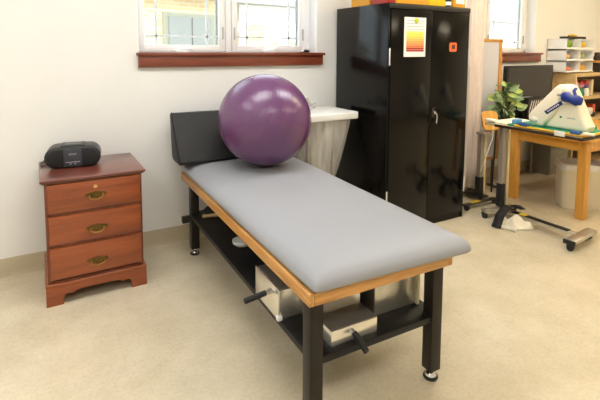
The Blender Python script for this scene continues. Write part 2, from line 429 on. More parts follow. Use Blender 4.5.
# ceiling lights (recessed troffers, out of the picture but they light the room)
def troffer(x, y, m):
    t = structure(bpy.data.objects.new('ceiling_light', None)); C.objects.link(t); t.location = (x, y, H)
    f = MB(); f.box(-.66, .66, -.36, -.3, -.03, 0); f.box(-.66, .66, .3, .36, -.03, 0); f.box(-.66, -.6, -.3, .3, -.03, 0); f.box(.6, .66, -.3, .3, -.03, 0)
    f.build('light_frame', M['lamp_frame'], t)
    MB().box(-.6, .6, -.3, .3, -.02, -.004).build('light_diffuser', m, t)
for x, y, m in ((-1.2, 2.1, 'light'), (.7, 2.1, 'light'), (2.5, 2.1, 'light'), (-1.2, -.3, 'light'), (.7, -.3, 'light'), (4.1, 2.1, 'light_warm'), (5.9, 2.1, 'light_warm'), (3.4, -.3, 'light_warm'), (5.6, -.3, 'light_warm')):
    troffer(x, y, M[m])

# ------------------------------------------------------------------ treatment table
TH = -.0267; TO = (.8302, 1.3627, 0); L, WD = 1.903, .726
t = thing('treatment_table', 'long treatment table with light grey padded top, oak edge and black legs', 'treatment table', TO, TH)
RT = Matrix.Translation(TO) @ Matrix.Rotation(TH, 4, 'Z')
def tl(x, y, z): return RT @ Vector((x, y, z))       # table coordinates to the room
z0, z1 = .529, .58
f = MB()
f.box(0, .022, 0, L, z0, z1, .003); f.box(WD-.022, WD, 0, L, z0, z1, .003); f.box(.022, WD-.022, L-.022, L, z0, z1, .003)
f.build('edge_rail', M['oak'], t)
MB().box(.0225, WD-.0225, 0.0, .022, z0, z1, .003).build('edge_rail', wood('oak_trim_end', (176, 122, 58), (214, 160, 92), 0, 15, .42, .2, 12), t)
MB().box(.022, WD-.022, .022, L-.022, z0+.012, z1).build('deck_panel', M['shelf_black'], t)
# padded top: rounded slab, slightly wider than the oak frame on the far side
b = bmesh.new()
def outline(inset):
    pts = [(.010, -.018), (.812, -.04), (.862, 1.915), (.006, 1.915)]
    r = .034; out = []
    for i in range(4):
        p = Vector(pts[i]); a = (Vector(pts[i-1])-p).normalized(); c = (Vector(pts[(i+1) % 4])-p).normalized()
        n = 7
        ctr = p + (a+c)*r
        for k in range(n+1):
            q = p+a*r*(1-k/n)**2 + c*r*(k/n)**2   # soft corner
            out.append(q)
    cen = Vector((.42, .93))
    res = []
    for q in out:
        d = Vector((max(-1, min(1, (q.x-cen.x)/.4)), max(-1, min(1, (q.y-cen.y)/.95))))
        sx = 1-inset/.42; sy = 1-inset/.97
        res.append((cen.x+(q.x-cen.x)*sx, cen.y+(q.y-cen.y)*sy))
    return res
rings = []
for inset, z in ((.03, .581), (.008, .584), (0, .592), (-.001, .602), (.003, .616), (.014, .631), (.034, .645), (.062, .656), (.10, .665), (.16, .6725), (.25, .677), (.32, .678)):
    rings.append([b.verts.new((x, y, z)) for x, y in outline(inset)])
n = len(rings[0])
for A, B in zip(rings, rings[1:]):
    for k in range(n): b.faces.new((A[k], A[(k+1) % n], B[(k+1) % n], B[k]))
b.faces.new(rings[0][::-1]); b.faces.new(rings[-1])
bmesh.ops.recalc_face_normals(b, faces=b.faces)
mb = MB(); mb._add(b); mb.build('padded_top', M['vinyl'], t, ang=60)
lg = .058
for lx, ly in ((.008, .008), (WD-.04-lg, .012), (.03, L-.1-lg), (WD-.04-lg, L-.1-lg)):
    lo = MB().box(lx, lx+lg, ly, ly+lg, .045, z0-.001 if ly > .05 else z0-.001, .003).build('leg', M['steel_black'], t)
    fx, fy = lx+lg/2, ly+lg/2
    MB().lathe([(0, 0), (.031, 0), (.034, .006), (.031, .014), (.012, .02), (.009, .046), (0, .046)], (fx, fy, .0), 20).build('levelling_foot', M['rubber'], lo)
    MB().lathe([(0.0, .0135), (.027, .014), (.024, .024), (.013, .032), (.0095, .0445), (0, .0445)], (fx, fy, .001), 20).build('foot_cap', M['chrome'], lo)
SZ = .305
s_ = MB(); s_.box(.03, WD-.04, .02, L-.1, SZ-.03, SZ, .003)
s_.build('lower_shelf', M['shelf_black'], t)
MB().box(-.02, WD-.02, L-.115, L-.075, SZ-.075, SZ-.03, .003).build('shelf_crossbar', M['steel_black'], t)

# purple exercise ball
BR = .316
bc = Vector((1.335, 2.79, .677+BR-.004))
t = thing('exercise_ball', 'large purple exercise ball resting on the grey padded table', 'exercise ball', (bc.x, bc.y, .6785))
o = MB().ball((0, 0, 0), BR, (1, 1, .985), 64).build('ball_shell', M['ball'], t, (0, 0, BR), (0, .5, .35), ang=180)
MB().lathe([(0, .004), (.012, .004), (.014, 0), (.014, -.01), (0, -.01)], (0, 0, 0), 16, Matrix.Rotation(-.9, 4, 'Y') @ Matrix.Translation((0, 0, BR-.002))).build('valve_plug', plain('pale_plug', (150, 120, 150), .5), o)

# charcoal bolster leaning on the wall end of the table
t = thing('bolster_cushion', 'charcoal vinyl wedge cushion standing upright behind the purple ball', 'cushion', tuple(tl(.36, 1.86, .6785)), TH)
wp = [(-.155, .0), (.03, .0), (.055, .03), (.10, .30), (.10, .325), (.085, .333), (.06, .33), (-.145, .045), (-.16, .018)]
MB().prism(wp, -.42, .36, 'x', .014, None, 3).build('cushion_cover', M['bolster'], t)
MB().tube([(-.408, y, z) for y, z in wp], .0045, 6, True).build('piping', M['rubber'], t)
# ------------------------------------------------------------------ steel boxes on the shelf
SHT = SZ+.0005
def steel_box(label, x0, x1, y0, y1, h, hp=None, grp=True):
    t = thing('steel_box', label, 'steel box', ((x0+x1)/2, (y0+y1)/2, SHT), TH, 'steel boxes on the lower shelf' if grp else None)
    a, c = (x1-x0)/2, (y1-y0)/2
    return t, a, c
t, a, c = steel_box('polished steel box at the left edge of the shelf, black handle pointing left', .868, 1.13, 1.668, 1.92, .138)
MB().box(-a, a, -c, c, 0, .132, .004).build('box_body', M['polished'], t)
MB().box(-a+.006, a-.006, -c+.006, c-.006, .132, .137, .002).build('box_lid', M['dark_steel'], t)
MB().box(-a-.004, -a, -c-.002, c, 0, .138, .0015).build('front_plate', M['polished'], t)
hd = MB().tube([(-a-.002, -.06, .105), (-a-.05, -.062, .1)], .011, 12).build('handle_rod', M['brushed'], t)
MB().tube([(-a-.035, -.0615, .102), (-a-.135, -.066, .092)], .0125, 14).build('handle_grip', M['rubber'], hd)
MB().box(-a-.012, -a+.012, -c-.012, -c+.01, 0.001, .022, .004).build('corner_guard', M['white_plastic'], t)

t, a, c = steel_box('low polished steel box at the front of the shelf, black handle tilted down', .962, 1.188, 1.405, 1.65, .068)
MB().box(-a, a, -c, c, 0, .064, .004).build('box_body', M['polished'], t)
MB().box(-a+.002, a-.002, -c+.001, c-.002, .064, .068, .0015).build('box_lid', M['dark_steel'], t)
r_ = MB(); r_.box(-a+.004, a-.006, c-.13, c-.126, .069, .15); r_.box(a-.01, a-.006, c-.126, c-.004, .069, .15); r_.box(-a+.004, a-.006, c-.008, c-.004, .069, .15)
r_.build('raised_tray', M['polished'], t)
hd = MB().tube([(-.015, -c+.002, .046), (-.013, -c-.03, .033)], .010, 12).build('handle_rod', M['brushed'], t)
MB().tube([(-.014, -c-.015, .04), (-.008, -c-.09, .004)], .0125, 14).build('handle_grip', M['rubber'], hd)

t, a, c = steel_box('plain steel box without handle on the right side of the shelf', 1.245, 1.478, 1.487, 1.74, .14)
MB().box(-a, a, -c, c, 0, .165, .003).build('box_body', M['brushed'], t)
MB().box(-a+.004, a-.004, -c+.004, c-.004, .165, .169, .0015).build('box_lid', M['dark_steel'], t)
MB().box(a-.001, a+.012, -c-.02, -c+.16, 0, .168, .002).build('side_flange', M['cream'], t)

# other things on the lower shelf
t = thing('round_dish', 'small round white dish on the black lower shelf under the table', 'dish', (1.03, 2.47, SHT))
MB().lathe([(0, 0), (.045, 0), (.058, .01), (.062, .026), (.058, .028), (.05, .012), (0, .008)], seg=28).build('bowl', M['white_plastic'], t)
tag(MB().tube([(.955, 3.0, SHT+.012), (1.12, 2.96, SHT+.012)], .012, 12).build('wooden_dowel', M['dowel']), 'short pale wooden dowel lying on the black shelf near the wall', 'dowel')
bg = MB(); bg.grid(lambda u, v: (1.0+.2*u, 3.05+.1*v, SHT+.001+.075*math.sin(PI*u)**.6*math.sin(PI*v)**.7*(1+.15*math.sin(9*u+4*v))), 14, 10, -.0)
tag(bg.build('black_pouch', M['cloth_black'], ang=80), 'black cloth pouch on the shelf behind the wooden dowel', 'pouch')

# ------------------------------------------------------------------ bedside chest
CX, CY = .27, 2.875
t = thing('bedside_chest', 'cherry wood three drawer chest standing against the white wall', 'chest of drawers', (CX, CY, 0))
fw = .262      # half width of the case
cd = W-.045-CY
k = MB(); k.box(-fw, -fw+.02, 0, cd, .13, .714); k.box(fw-.02, fw, 0, cd, .13, .714); k.box(-fw, fw, cd-.01, cd, .13, .714)
k.box(-fw, fw, .0, .02, .7, .714); k.box(-fw, fw, 0, cd, .12, .14)
for z in (.532, .347): k.box(-fw, fw, 0, .02, z-.009, z+.009)
k.box(-fw, -fw+.012, -.001, .02, .13, .714); k.box(fw-.012, fw, -.001, .02, .13, .714)
k.build('case', M['cherry_v'], t)
k = MB(); k.box(-fw-.022, fw+.022, -.024, cd+.006, .722, .739, .006, 3); k.box(-fw-.012, fw+.012, -.014, cd+.002, .714, .722, .003)
k.build('top', M['cherry_top'], t)
# plinth with bracket feet
x0, x1 = -fw-.014, fw+.014
prf = [(x0, 0), (x0+.088, 0), (x0+.09, .04), (x0+.1, .058), (x0+.12, .062), (x0+.14, .055), (x0+.152, .066), (x0+.18, .072)]
prf2 = [(-p[0], p[1]) for p in prf[::-1]]
pl = MB(); pl.prism(prf+prf2+[(x1, .11), (x0, .11)], -.012, .01, 'y')
pl.prism([(.008, 0), (.08, 0), (.085, .06), (cd-.08, .06), (cd-.075, 0), (cd, 0), (cd, .11), (.008, .11)], x0, x0+.02, 'x'); pl.prism([(.008, 0), (.08, 0), (.085, .06), (cd-.08, .06), (cd-.075, 0), (cd, 0), (cd, .11), (.008, .11)], x1-.02, x1, 'x')
pl.box(x0-.002, x1+.002, -.016, cd, .11, .13, .006, 3)
pl.build('plinth', M['cherry'], t)
def pull(z, parent):
    y = -.0225
    bw = [(-.062, .004), (-.05, .016), (-.036, .012), (-.026, .02), (-.01, .018), (0, .026), (.01, .018), (.026, .02), (.036, .012), (.05, .016), (.062, .004), (.05, -.006), (.036, -.01), (.018, -.014), (0, -.022), (-.018, -.014), (-.036, -.01), (-.05, -.006)]
    p = MB().prism([(x, z+v) for x, v in bw], y, y+.004, 'y').build('pull_plate', M['brass_dark'], parent)
    q = MB()
    pts = [(-.036, y-.006, z+.004)] + [(-.036*math.cos(PI*i/10), y-.014, z-.002-.02*math.sin(PI*i/10)) for i in range(11)] + [(.036, y-.006, z+.004)]
    q.tube(pts, .0038, 8)
    for s in (-1, 1): q.cyl((s*.036, y+.002, z+.004), (s*.036, y-.016, z+.004), .006, .0045, 12)
    q.build('bail_handle', M['brass'], p)
for i, (z0, z1, hz) in enumerate(((.543, .71, .622), (.358, .523, .424), (.152, .338, .226))):
    d = MB(); d.box(-fw+.013, fw-.013, -.018, .3, z0, z1, .0)
    d = MB(); d.prism([(-fw+.012, z0), (fw-.012, z0), (fw-.012, z1), (-fw+.012, z1)], -.0185, .4, 'y', .009)
    do = d.build('drawer', M['cherry'], t)
    pull(hz, do)
    if i == 0: MB().cyl((0, -.018, .672), (0, -.022, .672), .011, .010, 16).build('lock_button', M['knob'], do)

# radio
t = thing('portable_radio', 'black portable radio with rounded ends standing on the cherry chest', 'radio', (.180, 3.165, .739), -.13)
rw, rh = .158, .130
def stadium(w, h, n=12, z=0, rr=None):
    r = h/2; out = []
    for s, a0 in ((1, -PI/2), (-1, PI/2)):
        for i in range(n+1):
            a = a0+PI*i/n; out.append((s*(w-r)+r*math.cos(a), z+r+r*math.sin(a)))
    return out
b_ = MB(); b_.prism(stadium(rw, rh), -.07, .1, 'y', .014, None, 3); b_.box(-.07, .07, -.05, .08, .124, .136, .005)
b_.build('housing', M['radio'], t)
for s in (-1, 1):
    pts = []
    for i in range(17):
        a = -PI/2+PI*i/16; pts.append((s*(rw-rh/2-.002+.052*math.cos(a)), rh/2+.052*math.sin(a)))
    pts += [(s*.052, rh/2+.052), (s*.052, rh/2-.052)]
    MB().prism(pts if s > 0 else pts[::-1], -.0745, -.068, 'y', .002).build('speaker_grille', M['grille'], t)
pn = MB().box(-.05, .05, -.075, -.068, .008, .118, .003).build('control_panel', M['panel'], t)
pr = MB().box(-.04, .04, -.0765, -.0745, .036, .04).box(-.018, -.008, -.0765, -.0745, .024, .03).box(.008, .018, -.0765, -.0745, .024, .03); pr.build('button_row', M['grey_mark'], pn)
def text(body, size, loc, rot, mat, name, parent):
    cu = bpy.data.curves.new(name, 'FONT'); cu.body = body; cu.size = size; cu.align_x = 'CENTER'; cu.align_y = 'CENTER'; cu.extrude = .0004
    tmp = bpy.data.objects.new(name, cu); C.objects.link(tmp)
    me = bpy.data.meshes.new_from_object(tmp.evaluated_get(bpy.context.evaluated_depsgraph_get())); bpy.data.objects.remove(tmp)
    o = bpy.data.objects.new(name, me); C.objects.link(o); me.materials.clear(); me.materials.append(mat); o.location = loc; o.rotation_euler = rot; o.parent = parent
    return o
text('SONY', .017, (0, -.0757, .086), (PI/2, 0, 0), M['grey_mark'], 'lettering', pn)
MB().box(-.045, .045, -.035, .03, .1355, .1385, .001).build('top_buttons', M['panel'], t)
tag(MB().tube([(.05, 3.26, .7435), (.02, 3.215, .7435), (-.0, 3.205, .7435), (-.004, 3.23, .7435), (.005, 3.32, .7435), (.02, 3.38, .742), (.022, 3.389, .72), (.022, 3.389, .5), (.03, 3.389, .3)], .0035, 8).build('power_cord', M['switch']), 'thin black cord running from the radio over the chest edge', 'cord')

# ------------------------------------------------------------------ black storage cabinet
X0, X1, Y0, Y1 = 2.328, 3.2245, 2.69, 3.386
t = thing('storage_cabinet', 'tall glossy black two door metal cabinet by the curtain', 'cabinet', (X0, Y0, 0))
w, d = X1-X0, Y1-Y0
k = MB(); k.box(0, .018, .004, d, 0, 1.83, .002); k.box(w-.018, w, .004, d, 0, 1.83, .002); k.box(.018, w-.018, d-.015, d, 0, 1.83); k.box(.018, w-.018, .0, d-.015, 1.785, 1.83, .003); k.box(.018, w-.018, .012, d-.015, 0.0, .06)
k.box(.018, w-.018, .1, d-.02, .9, .915)
k.build('carcass', M['gloss_black'], t)
mid = .447
for i, (a, c) in enumerate(((.02, mid-.002), (mid+.002, w-.02))):
    do = MB().box(a, c, -.004, .02, .062, 1.782, .003).build('door', M['gloss_black'], t)
    hx = a+.006 if i == 0 else c-.006
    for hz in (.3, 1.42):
        MB().box(hx-.024 if i == 0 else hx+.014, hx-.012 if i == 0 else hx+.026, -.0075, -.003, hz-.065, hz+.065, .001).build('edge_glint', M['glint_white'], do)  # pale strip, a white reflection on the door edge built as shape
    if i == 1:
        MB().box(a+.018, a+.05, -.012, -.0035, .92, 1.0, .004).build('lock_plate', M['edge_black'], do)
        hd = MB(); hd.cyl((a+.034, -.004, .962), (a+.034, -.03, .962), .012, .010, 18); hd.build('handle_boss', M['chrome'], do)
        hl = MB(); hl.tube([(a+.034, -.03, .962), (a+.048, -.034, .95), (a+.052, -.034, .925), (a+.047, -.034, .875)], .0065, 12); hl.tube([(a+.034, -.028, .962), (a+.026, -.03, .978)], .008, 10)
        hl.build('door_handle', M['chrome'], do)
MB().box(.004, w-.004, -.006, .004, 1.79, 1.826, .002).build('top_lip', M['edge_black'], t)
# sheet and magnet and sticker on the doors
fy = Y0-.004
o = MB().box(2.477, 2.705, fy-.0028, fy-.0006, 1.42, 1.728).build('paper_chart', M['chart'], None)
tag(o, 'printed chart with yellow to red bands on the left cabinet door', 'poster')
o = MB().lathe([(0, .008), (.012, .0085), (.0195, .004), (.021, 0), (0, 0)], seg=24, mtx=Matrix.Translation((2.6, fy-.003, 1.702)) @ Matrix.Rotation(PI/2, 4, 'X')).build('round_magnet', M['magnet'])
tag(o, 'yellow green round magnet at the top of the chart', 'magnet')
t = thing('square_sticker', 'orange square sticker on the right cabinet door', 'sticker', (3.0225, fy-.0006, 1.46))
MB().prism(rrect(-.044, .044, 0, .076, .014), -.0018, 0, 'y').build('sticker_face', M['orange'], t)
st = MB(); st.prism(rrect(-.016, .022, .022, .058, .004), -.0028, -.0019, 'y'); st.build('printed_mark', M['sticker_dark'], t)

# cartons on top of the cabinet
def carton(name, label, x0, x1, y0, y1, h, m, cat='box', band=None, lid=None):
    t = thing(name, label, cat, ((x0+x1)/2, (y0+y1)/2, 1.8305), 0, 'cartons on top of the black cabinet')
    a, c = (x1-x0)/2, (y1-y0)/2
    bo = MB().box(-a, a, -c, c, 0, h, .004).build('box_body', M[m], t)
    if lid: MB().box(-a-.004, a+.004, -c-.004, c+.004, h, h+.02, .004).build('lid', M[lid], t)
    if band: MB().box(-a*.7, a*.7, -c-.002, -c, h*.25, h*.6).build('printed_band', M[band], bo)
    return t
carton('storage_carton', 'orange carton on top of the cabinet, at its left side edge', 2.345, 2.47, 2.95, 3.2, .22, 'carton_orange', lid='carton_orange')
carton('storage_carton', 'pale orange carton along the front of the cabinet top, right of red carton', 2.42, 2.75, 2.715, 2.9, .14, 'carton_orange', band='amber')
carton('storage_carton', 'narrow dark red carton at the front left corner of the cabinet top', 2.335, 2.41, 2.72, 2.92, .16, 'red')
t = thing('plastic_tub', 'bright yellow plastic tub on top of the cabinet', 'tub', (2.865, 2.80, 1.8305))
MB().prism(rrect(-.1, .1, -.08, .08, .02), 0, .12, 'z', .006).build('tub_body', M['carton_yellow'], t)
MB().prism(rrect(-.106, .106, -.086, .086, .02), .12, .135, 'z', .003).build('tub_lid', M['yellow_toy'], t)
t = thing('small_bottle', 'small dark bottle with white band on the cabinet top, beside yellow tub', 'bottle', (3.01, 2.75, 1.8305))
MB().lathe([(0, 0), (.03, 0), (.032, .01), (.032, .07), (.014, .09), (.014, .11), (0, .11)], seg=20).build('bottle_body', M['bezel'], t)
MB().lathe([(.0328, .015), (.0328, .045)], seg=20).build('bottle_band', M['white_plastic'], t)
carton('storage_carton', 'small orange carton at the right end of the cabinet top', 3.06, 3.2, 2.72, 2.9, .13, 'carton_orange', band='white_plastic')

# ------------------------------------------------------------------ hamper with plastic sheet
t = thing('laundry_hamper', 'white topped hamper with clear plastic bag between ball and black cabinet', 'hamper', (1.985, 3.09, 0))
r_ = MB(); r_.prism(rrect(-.25, .24, -.19, .27, .03), .925, .98, 'z', .008, None, 3); r_.build('lid_frame', M['white_plastic'], t)
fr = MB()
for sx in (-.2, .03):
    for sy in (-.12, .2): fr.cyl((sx, sy, 0), (sx, sy, .925), .011, None, 12)
for sy in (-.12, .2): fr.cyl((-.2, sy, .1), (.03, sy, .1), .009, None, 10)
fr.build('metal_stand', M['grey_post'], t)
def bagf(u, v):
    a = 2*PI*u; tp = 1-.7*v**1.5
    cx, cy = math.cos(a), math.sin(a)
    q = max(abs(cx), abs(cy)); q = .55*q+.45
    rip = 1+.05*math.sin(11*a+3*v)*(.4+v)+.03*math.sin(23*a-5*v)
    return (-.004-.03*v+.232*cx/q*tp*rip, .04+.205*cy/q*tp*rip, .926-.7*v)
MB().grid(bagf, 90, 16).build('plastic_bag', M['film'], t, ang=180)
def flap(u, v):
    return (-.17+.2*u+.01*math.sin(9*v), -.02+.18*u, .982+.1*v*(1-.6*u)*(1+.3*math.sin(7*u)))
MB().grid(flap, 12, 6).build('bag_flap', M['film'], t, ang=180)

# ------------------------------------------------------------------ curtain
def cur(u, v):
    x = 3.605+.24*u
    return (x+.006*math.sin(5*v), 3.045+.022*math.sin(u*PI*7+.4)+.006*math.sin(3*v+u*9), .1+2.6*v)
t = thing('curtain', 'pale pink curtain panel hanging beside the black cabinet', 'curtain', (0, 0, 0))
MB().grid(cur, 70, 12, .003).build('fabric', M['curtain'], t, ang=180)
MB().cyl((3.3, 3.045, 2.725), (5.4, 3.045, 2.725), .012, None, 12).build('curtain_rod', M['white_plastic'], t)

# ------------------------------------------------------------------ standing mirror, tilted table, rolling table
MT = thing('framed_board', 'upright pale board in thin wooden frame behind the curtain edge', 'board', (4.085, 3.165, 0), -.12)
MM = MB(); MM.box(-.16, .16, -.006, .006, .34, 1.56); MM.build('board_face', M['mirror'], MT)
fr = MB(); fr.box(-.19, .19, -.014, .016, 1.56, 1.592, .003); fr.box(-.19, .19, -.014, .016, .31, .34, .003); fr.box(.15, .19, -.014, .016, .31, 1.592, .003); fr.box(-.19, -.155, -.014, .016, .31, 1.592, .003)
fr.build('wooden_frame', M['pine'], MT)
for sx in (-.15, .15): MB().box(sx-.012, sx+.012, .016, .03, .02, .9).box(sx-.012, sx+.012, -.08, .08, 0, .02).build('stand_leg', M['edge_black'], MT)

def castor(x, y, parent, h=.06, a=.4):
    q = MB(); q.box(x-.013, x+.013, y-.012, y+.012, h-.018, h+.004, .002)
    p = q.build('castor', M['rubber'], parent)
    w = MB(); mt = Matrix.Translation((x+.012*math.sin(a), y-.012*math.cos(a), .0245)) @ Matrix.Rotation(a, 4, 'Z') @ Matrix.Rotation(PI/2, 4, 'Y')
    for s in (-.012, .012):
        w.lathe([(0, -.007), (.02, -.007), (.0245, -.003), (.0245, .003), (.02, .007), (0, .007)], seg=20, mtx=Matrix.Translation(mt.to_translation()) @ mt.to_3x3().to_4x4() @ Matrix.Translation((0, 0, s)))
    w.build('castor_wheel', M['rubber'], p)

# tilt-top table behind
t = thing('tilting_table', 'tilted wooden reading table on a rolling post beside the curtain', 'table', (3.70, 2.93, 0))
MB().prism(rrect(-.01, .16, .0, .19, .045), -.012, .012, 'y', .004, Matrix.Translation((0.0, -.06, .705)) @ Matrix.Rotation(-.35, 4, 'Z') @ Matrix.Rotation(-.35, 4, 'X')).build('tilt_top', M['honey'], t)
MB().box(-.04, .12, -.085, .0, .665, .69, .003).build('top_bracket', M['grey_post'], t)
MB().box(0, .045, -.03, .012, .2, .664, .003).build('post', M['grey_post'], t)
MB().box(.055, .085, -.03, .0, .07, .664, .003).build('cream_cover', M['cream'], t)
MB().box(-.008, .05, -.038, .02, .055, .24, .004).build('post_sleeve', M['rubber'], t)
bb = MB(); bb.box(-.02, .1, -.06, .3, .035, .055, .004); bb.box(-.34, .1, -.15, -.105, .035, .055, .004)
bb.build('base_bar', M['edge_black'], t)
MB().box(-.24, -.12, -.151, -.104, .055, .0565).build('yellow_tape', M['yellow_label'], t)
castor(-.315, -.135, t, .04); castor(.08, -.13, t, .04); castor(.04, .27, t, .04)
MB().tube([(.09, -.09, .76), (.07, -.1, .62), (.02, -.09, .5), (-.01, -.06, .36), (-.005, -.04, .3)], .006, 8).build('hanging_cord', M['ivory'], t)

# rolling overbed table
t = thing('rolling_table', 'rolling overbed table with steel H base pushed up to wooden desk', 'overbed table', (3.55, 2.24, 0))
TZ = .842
MB().box(-.14, .26, -.43, .39, TZ-.022, TZ, .004).build('table_top', M['laminate'], t)
ed = MB(); ed.box(-.146, -.14, -.43, .30, TZ-.024, TZ-.002); ed.box(-.14, .26, .39, .396, TZ-.024, TZ); ed.box(-.14, .26, -.436, -.43, TZ-.024, TZ)
ed.build('edge_band', M['dark_edge'], t)
MB().box(-.015, .04, .30, .345, .29, TZ-.022, .004).build('column', M['grey_post'], t)
MB().box(.055, .085, .30, .33, .08, TZ-.022, .003).build('cream_cover', M['cream'], t)
MB().box(-.018, .03, .292, .352, .08, .29, .004).build('column_sleeve', M['rubber'], t)
bs = MB(); bs.box(-.2, .19, -.43, -.355, .05, .078, .004, mtx=RZ(.1, (0, -.39, 0))); bs.box(-.03, .03, -.36, .3, .05, .074, .003); bs.box(-.19, .18, .29, .35, .05, .076, .004, mtx=RZ(-.12, (0, .32, 0)))
bs.build('base_bar', M['brushed'], t)
ec = MB(); ec.box(-.205, -.19, -.435, -.35, .048, .08, .003, mtx=RZ(.1, (0, -.39, 0))); ec.build('end_cap', M['rubber'], t)
MB().box(-.031, .031, -.30, .18, .074, .076).build('black_strip', M['rubber'], t)
castor(-.185, -.405, t, .05, .3); castor(.165, -.35, t, .05, -.5); castor(-.185, .345, t, .05, .6); castor(.155, .30, t, .05, -.3)
MB().box(-.03, .03, .06, .12, .0765, .0785).build('yellow_tape', M['yellow_label'], t)

# cloth and strap over the base
def clothf(u, v):
    x = 3.285+.19*u+.025*math.sin(4*v+1); y = 2.22+.2*v+.03*math.sin(5*u)
    e = min(u, 1-u, v, 1-v)
    h = .012+.1*min(1, e*5)*(.55+.2*math.sin(9*u+5*v)+.25*math.sin(13*v-6*u)) if e > 0 else .004
    return (x, y, h)
tag(MB().grid(clothf, 26, 26, .004).build('white_cloth', M['cloth_white'], ang=180), 'crumpled white terry cloth lying on the floor by the rolling base', 'cloth')
st = MB()
def band(pts, w):
    P = [Vector(p) for p in pts]
    def f(u, v):
        k = min(int(u*(len(P)-1)), len(P)-2); fr_ = u*(len(P)-1)-k
        c = P[k].lerp(P[k+1], fr_); d_ = (P[k+1]-P[k]); d_.z = 0; d_.normalize(); nn = Vector((-d_.y, d_.x, 0))
        return tuple(c+nn*(v-.5)*w)
    st.grid(f, 30, 2, .006)
band([(3.235, 2.36, .016), (3.30, 2.375, .1), (3.40, 2.40, .14), (3.50, 2.43, .135), (3.58, 2.45, .1), (3.66, 2.475, .085)], .075)
band([(3.60, 2.37, .105), (3.635, 2.44, .108), (3.65, 2.50, .095)], .05)
tag(st.build('black_strap', M['cloth_black'], ang=180), 'black webbing strap draped across the crumpled white cloth', 'strap')

# activity board on the rolling table
BZ = TZ+.0005
t = thing('exercise_board', 'green exercise board with yellow rim and blue foam blocks on rolling table', 'board', (3.55, 2.24, BZ))
MB().prism(rrect(-.125, .25, -.425, .20, .02), 0, .014, 'z', .002).build('green_mat', M['green'], t)
MB().prism(rrect(-.125, .25, .21, .385, .02), 0, .012, 'z', .002).build('cream_panel', M['cloth_white'], t)
rm = MB(); rm.tube([(-.136, .12, .012), (-.135, .1, .012), (-.135, -.38, .014), (-.125, -.42, .014), (-.1, -.435, .014), (.24, -.432, .014)], .0095, 10)
rm.build('yellow_rim', M['yellow'], t)
for (a, c, h) in ((.0, .075, .034), (-.41, -.34, .034)):
    MB().box(-.146, -.1, a, c, .0145, h+.012, .008).build('foam_block', M['steel_blue'], t)
MB().box(-.1, -.02, .125, .17, .0145, .055, .008).build('foam_block', M['sky_blue'], t)
MB().box(-.157, -.1475, -.31, -.23, -.012, .026, .002).build('white_tape', M['tape'], t); MB().box(-.15, -.1, .31, .40, .0125, .034, .006).build('white_tape', M['tape'], t)
MB().tube([(-.13, -.425, .03), (-.09, -.445, .026), (-.03, -.45, .016)], .012, 10).build('white_strap', M['tape'], t)

# ivory arm exerciser
t = thing('arm_exerciser', 'ivory arm exerciser shell with blue strap standing on the green board', 'exercise device', (3.55, 2.025, BZ+.0145))
zb = BZ+.014
prof = [(2.24, .90), (2.22, .965), (2.16, 1.07), (2.085, 1.165), (2.055, 1.2), (2.03, 1.211), (1.995, 1.206), (1.965, 1.185), (1.94, 1.135), (1.882, 1.01), (1.84, .925), (1.825, .90), (1.84, zb+.003), (2.1, zb), (2.22, zb)]
prof = [(y-2.0, max(0, z-zb)) for y, z in prof]
MB().prism(prof, .0, .13, 'x', .028, None, 4).build('shell', M['device'], t)
# forearm trough along the sloping side
tr = MB(); tr.prism([(.255, .004), (.16, .003), (.06, .13), (.01, .30), (.02, .345), (.05, .352), (.085, .325), (.265, .125), (.292, .085), (.29, .05)], -.03, .10, 'x', .026, None, 4)
tr.build('forearm_trough', M['device'], t, ang=80)
MB().ball((-.022, .235, .052), .036, (.62, 1.1, .75), 18).build('trough_mouth', M['cream_plastic'], t)
lb = MB().prism([(.125, .108), (.15, .13), (.024, .226), (-.001, .204)], -.032, -.028, 'x', .002).build('name_label', M['navy'], t)
lt_ = MB()
for i in range(7):
    f_ = .16+.105*i; y = .1375*(1-f_)+.0115*f_; z = .119*(1-f_)+.215*f_
    lt_.box(-.0335, -.0315, y-.005, y+.004, z-.005, z+.006, mtx=RX(-.7, (0, y, z)))
lt_.build('label_lettering', M['white_plastic'], lb)
lg_ = MB(); lg_.ball((-.002, .03, .098), .01, (.3, 1, .8), 12); lg_.build('green_logo', M['logo_green'], t)
g_ = MB()
for i in range(7): g_.box(-.0015, .0005, -.02-.009*i-.006, -.02-.009*i, .091, .101)
g_.build('small_lettering', M['grey_mark'], t)
sp_ = MB(); sp_.tube([(-.012, .012, .272), (-.035, -.02, .262), (-.038, -.06, .25), (-.035, -.1, .243), (-.012, -.13, .235)], .03, 16, radii=[.024, .042, .03, .042, .028])
sp_.tube([(-.03, -.03, .29), (-.045, -.06, .262), (-.03, -.095, .225)], .014, 10); sp_.tube([(-.02, -.085, .27), (0.0, -.06, .31), (.04, -.05, .325)], .012, 10)
sp_.build('blue_strap', M['blue'], t, ang=80)
MB().cyl((-.018, .012, .272), (-.022, .055, .274), .012, .011, 14).build('chrome_pin', M['chrome'], t)

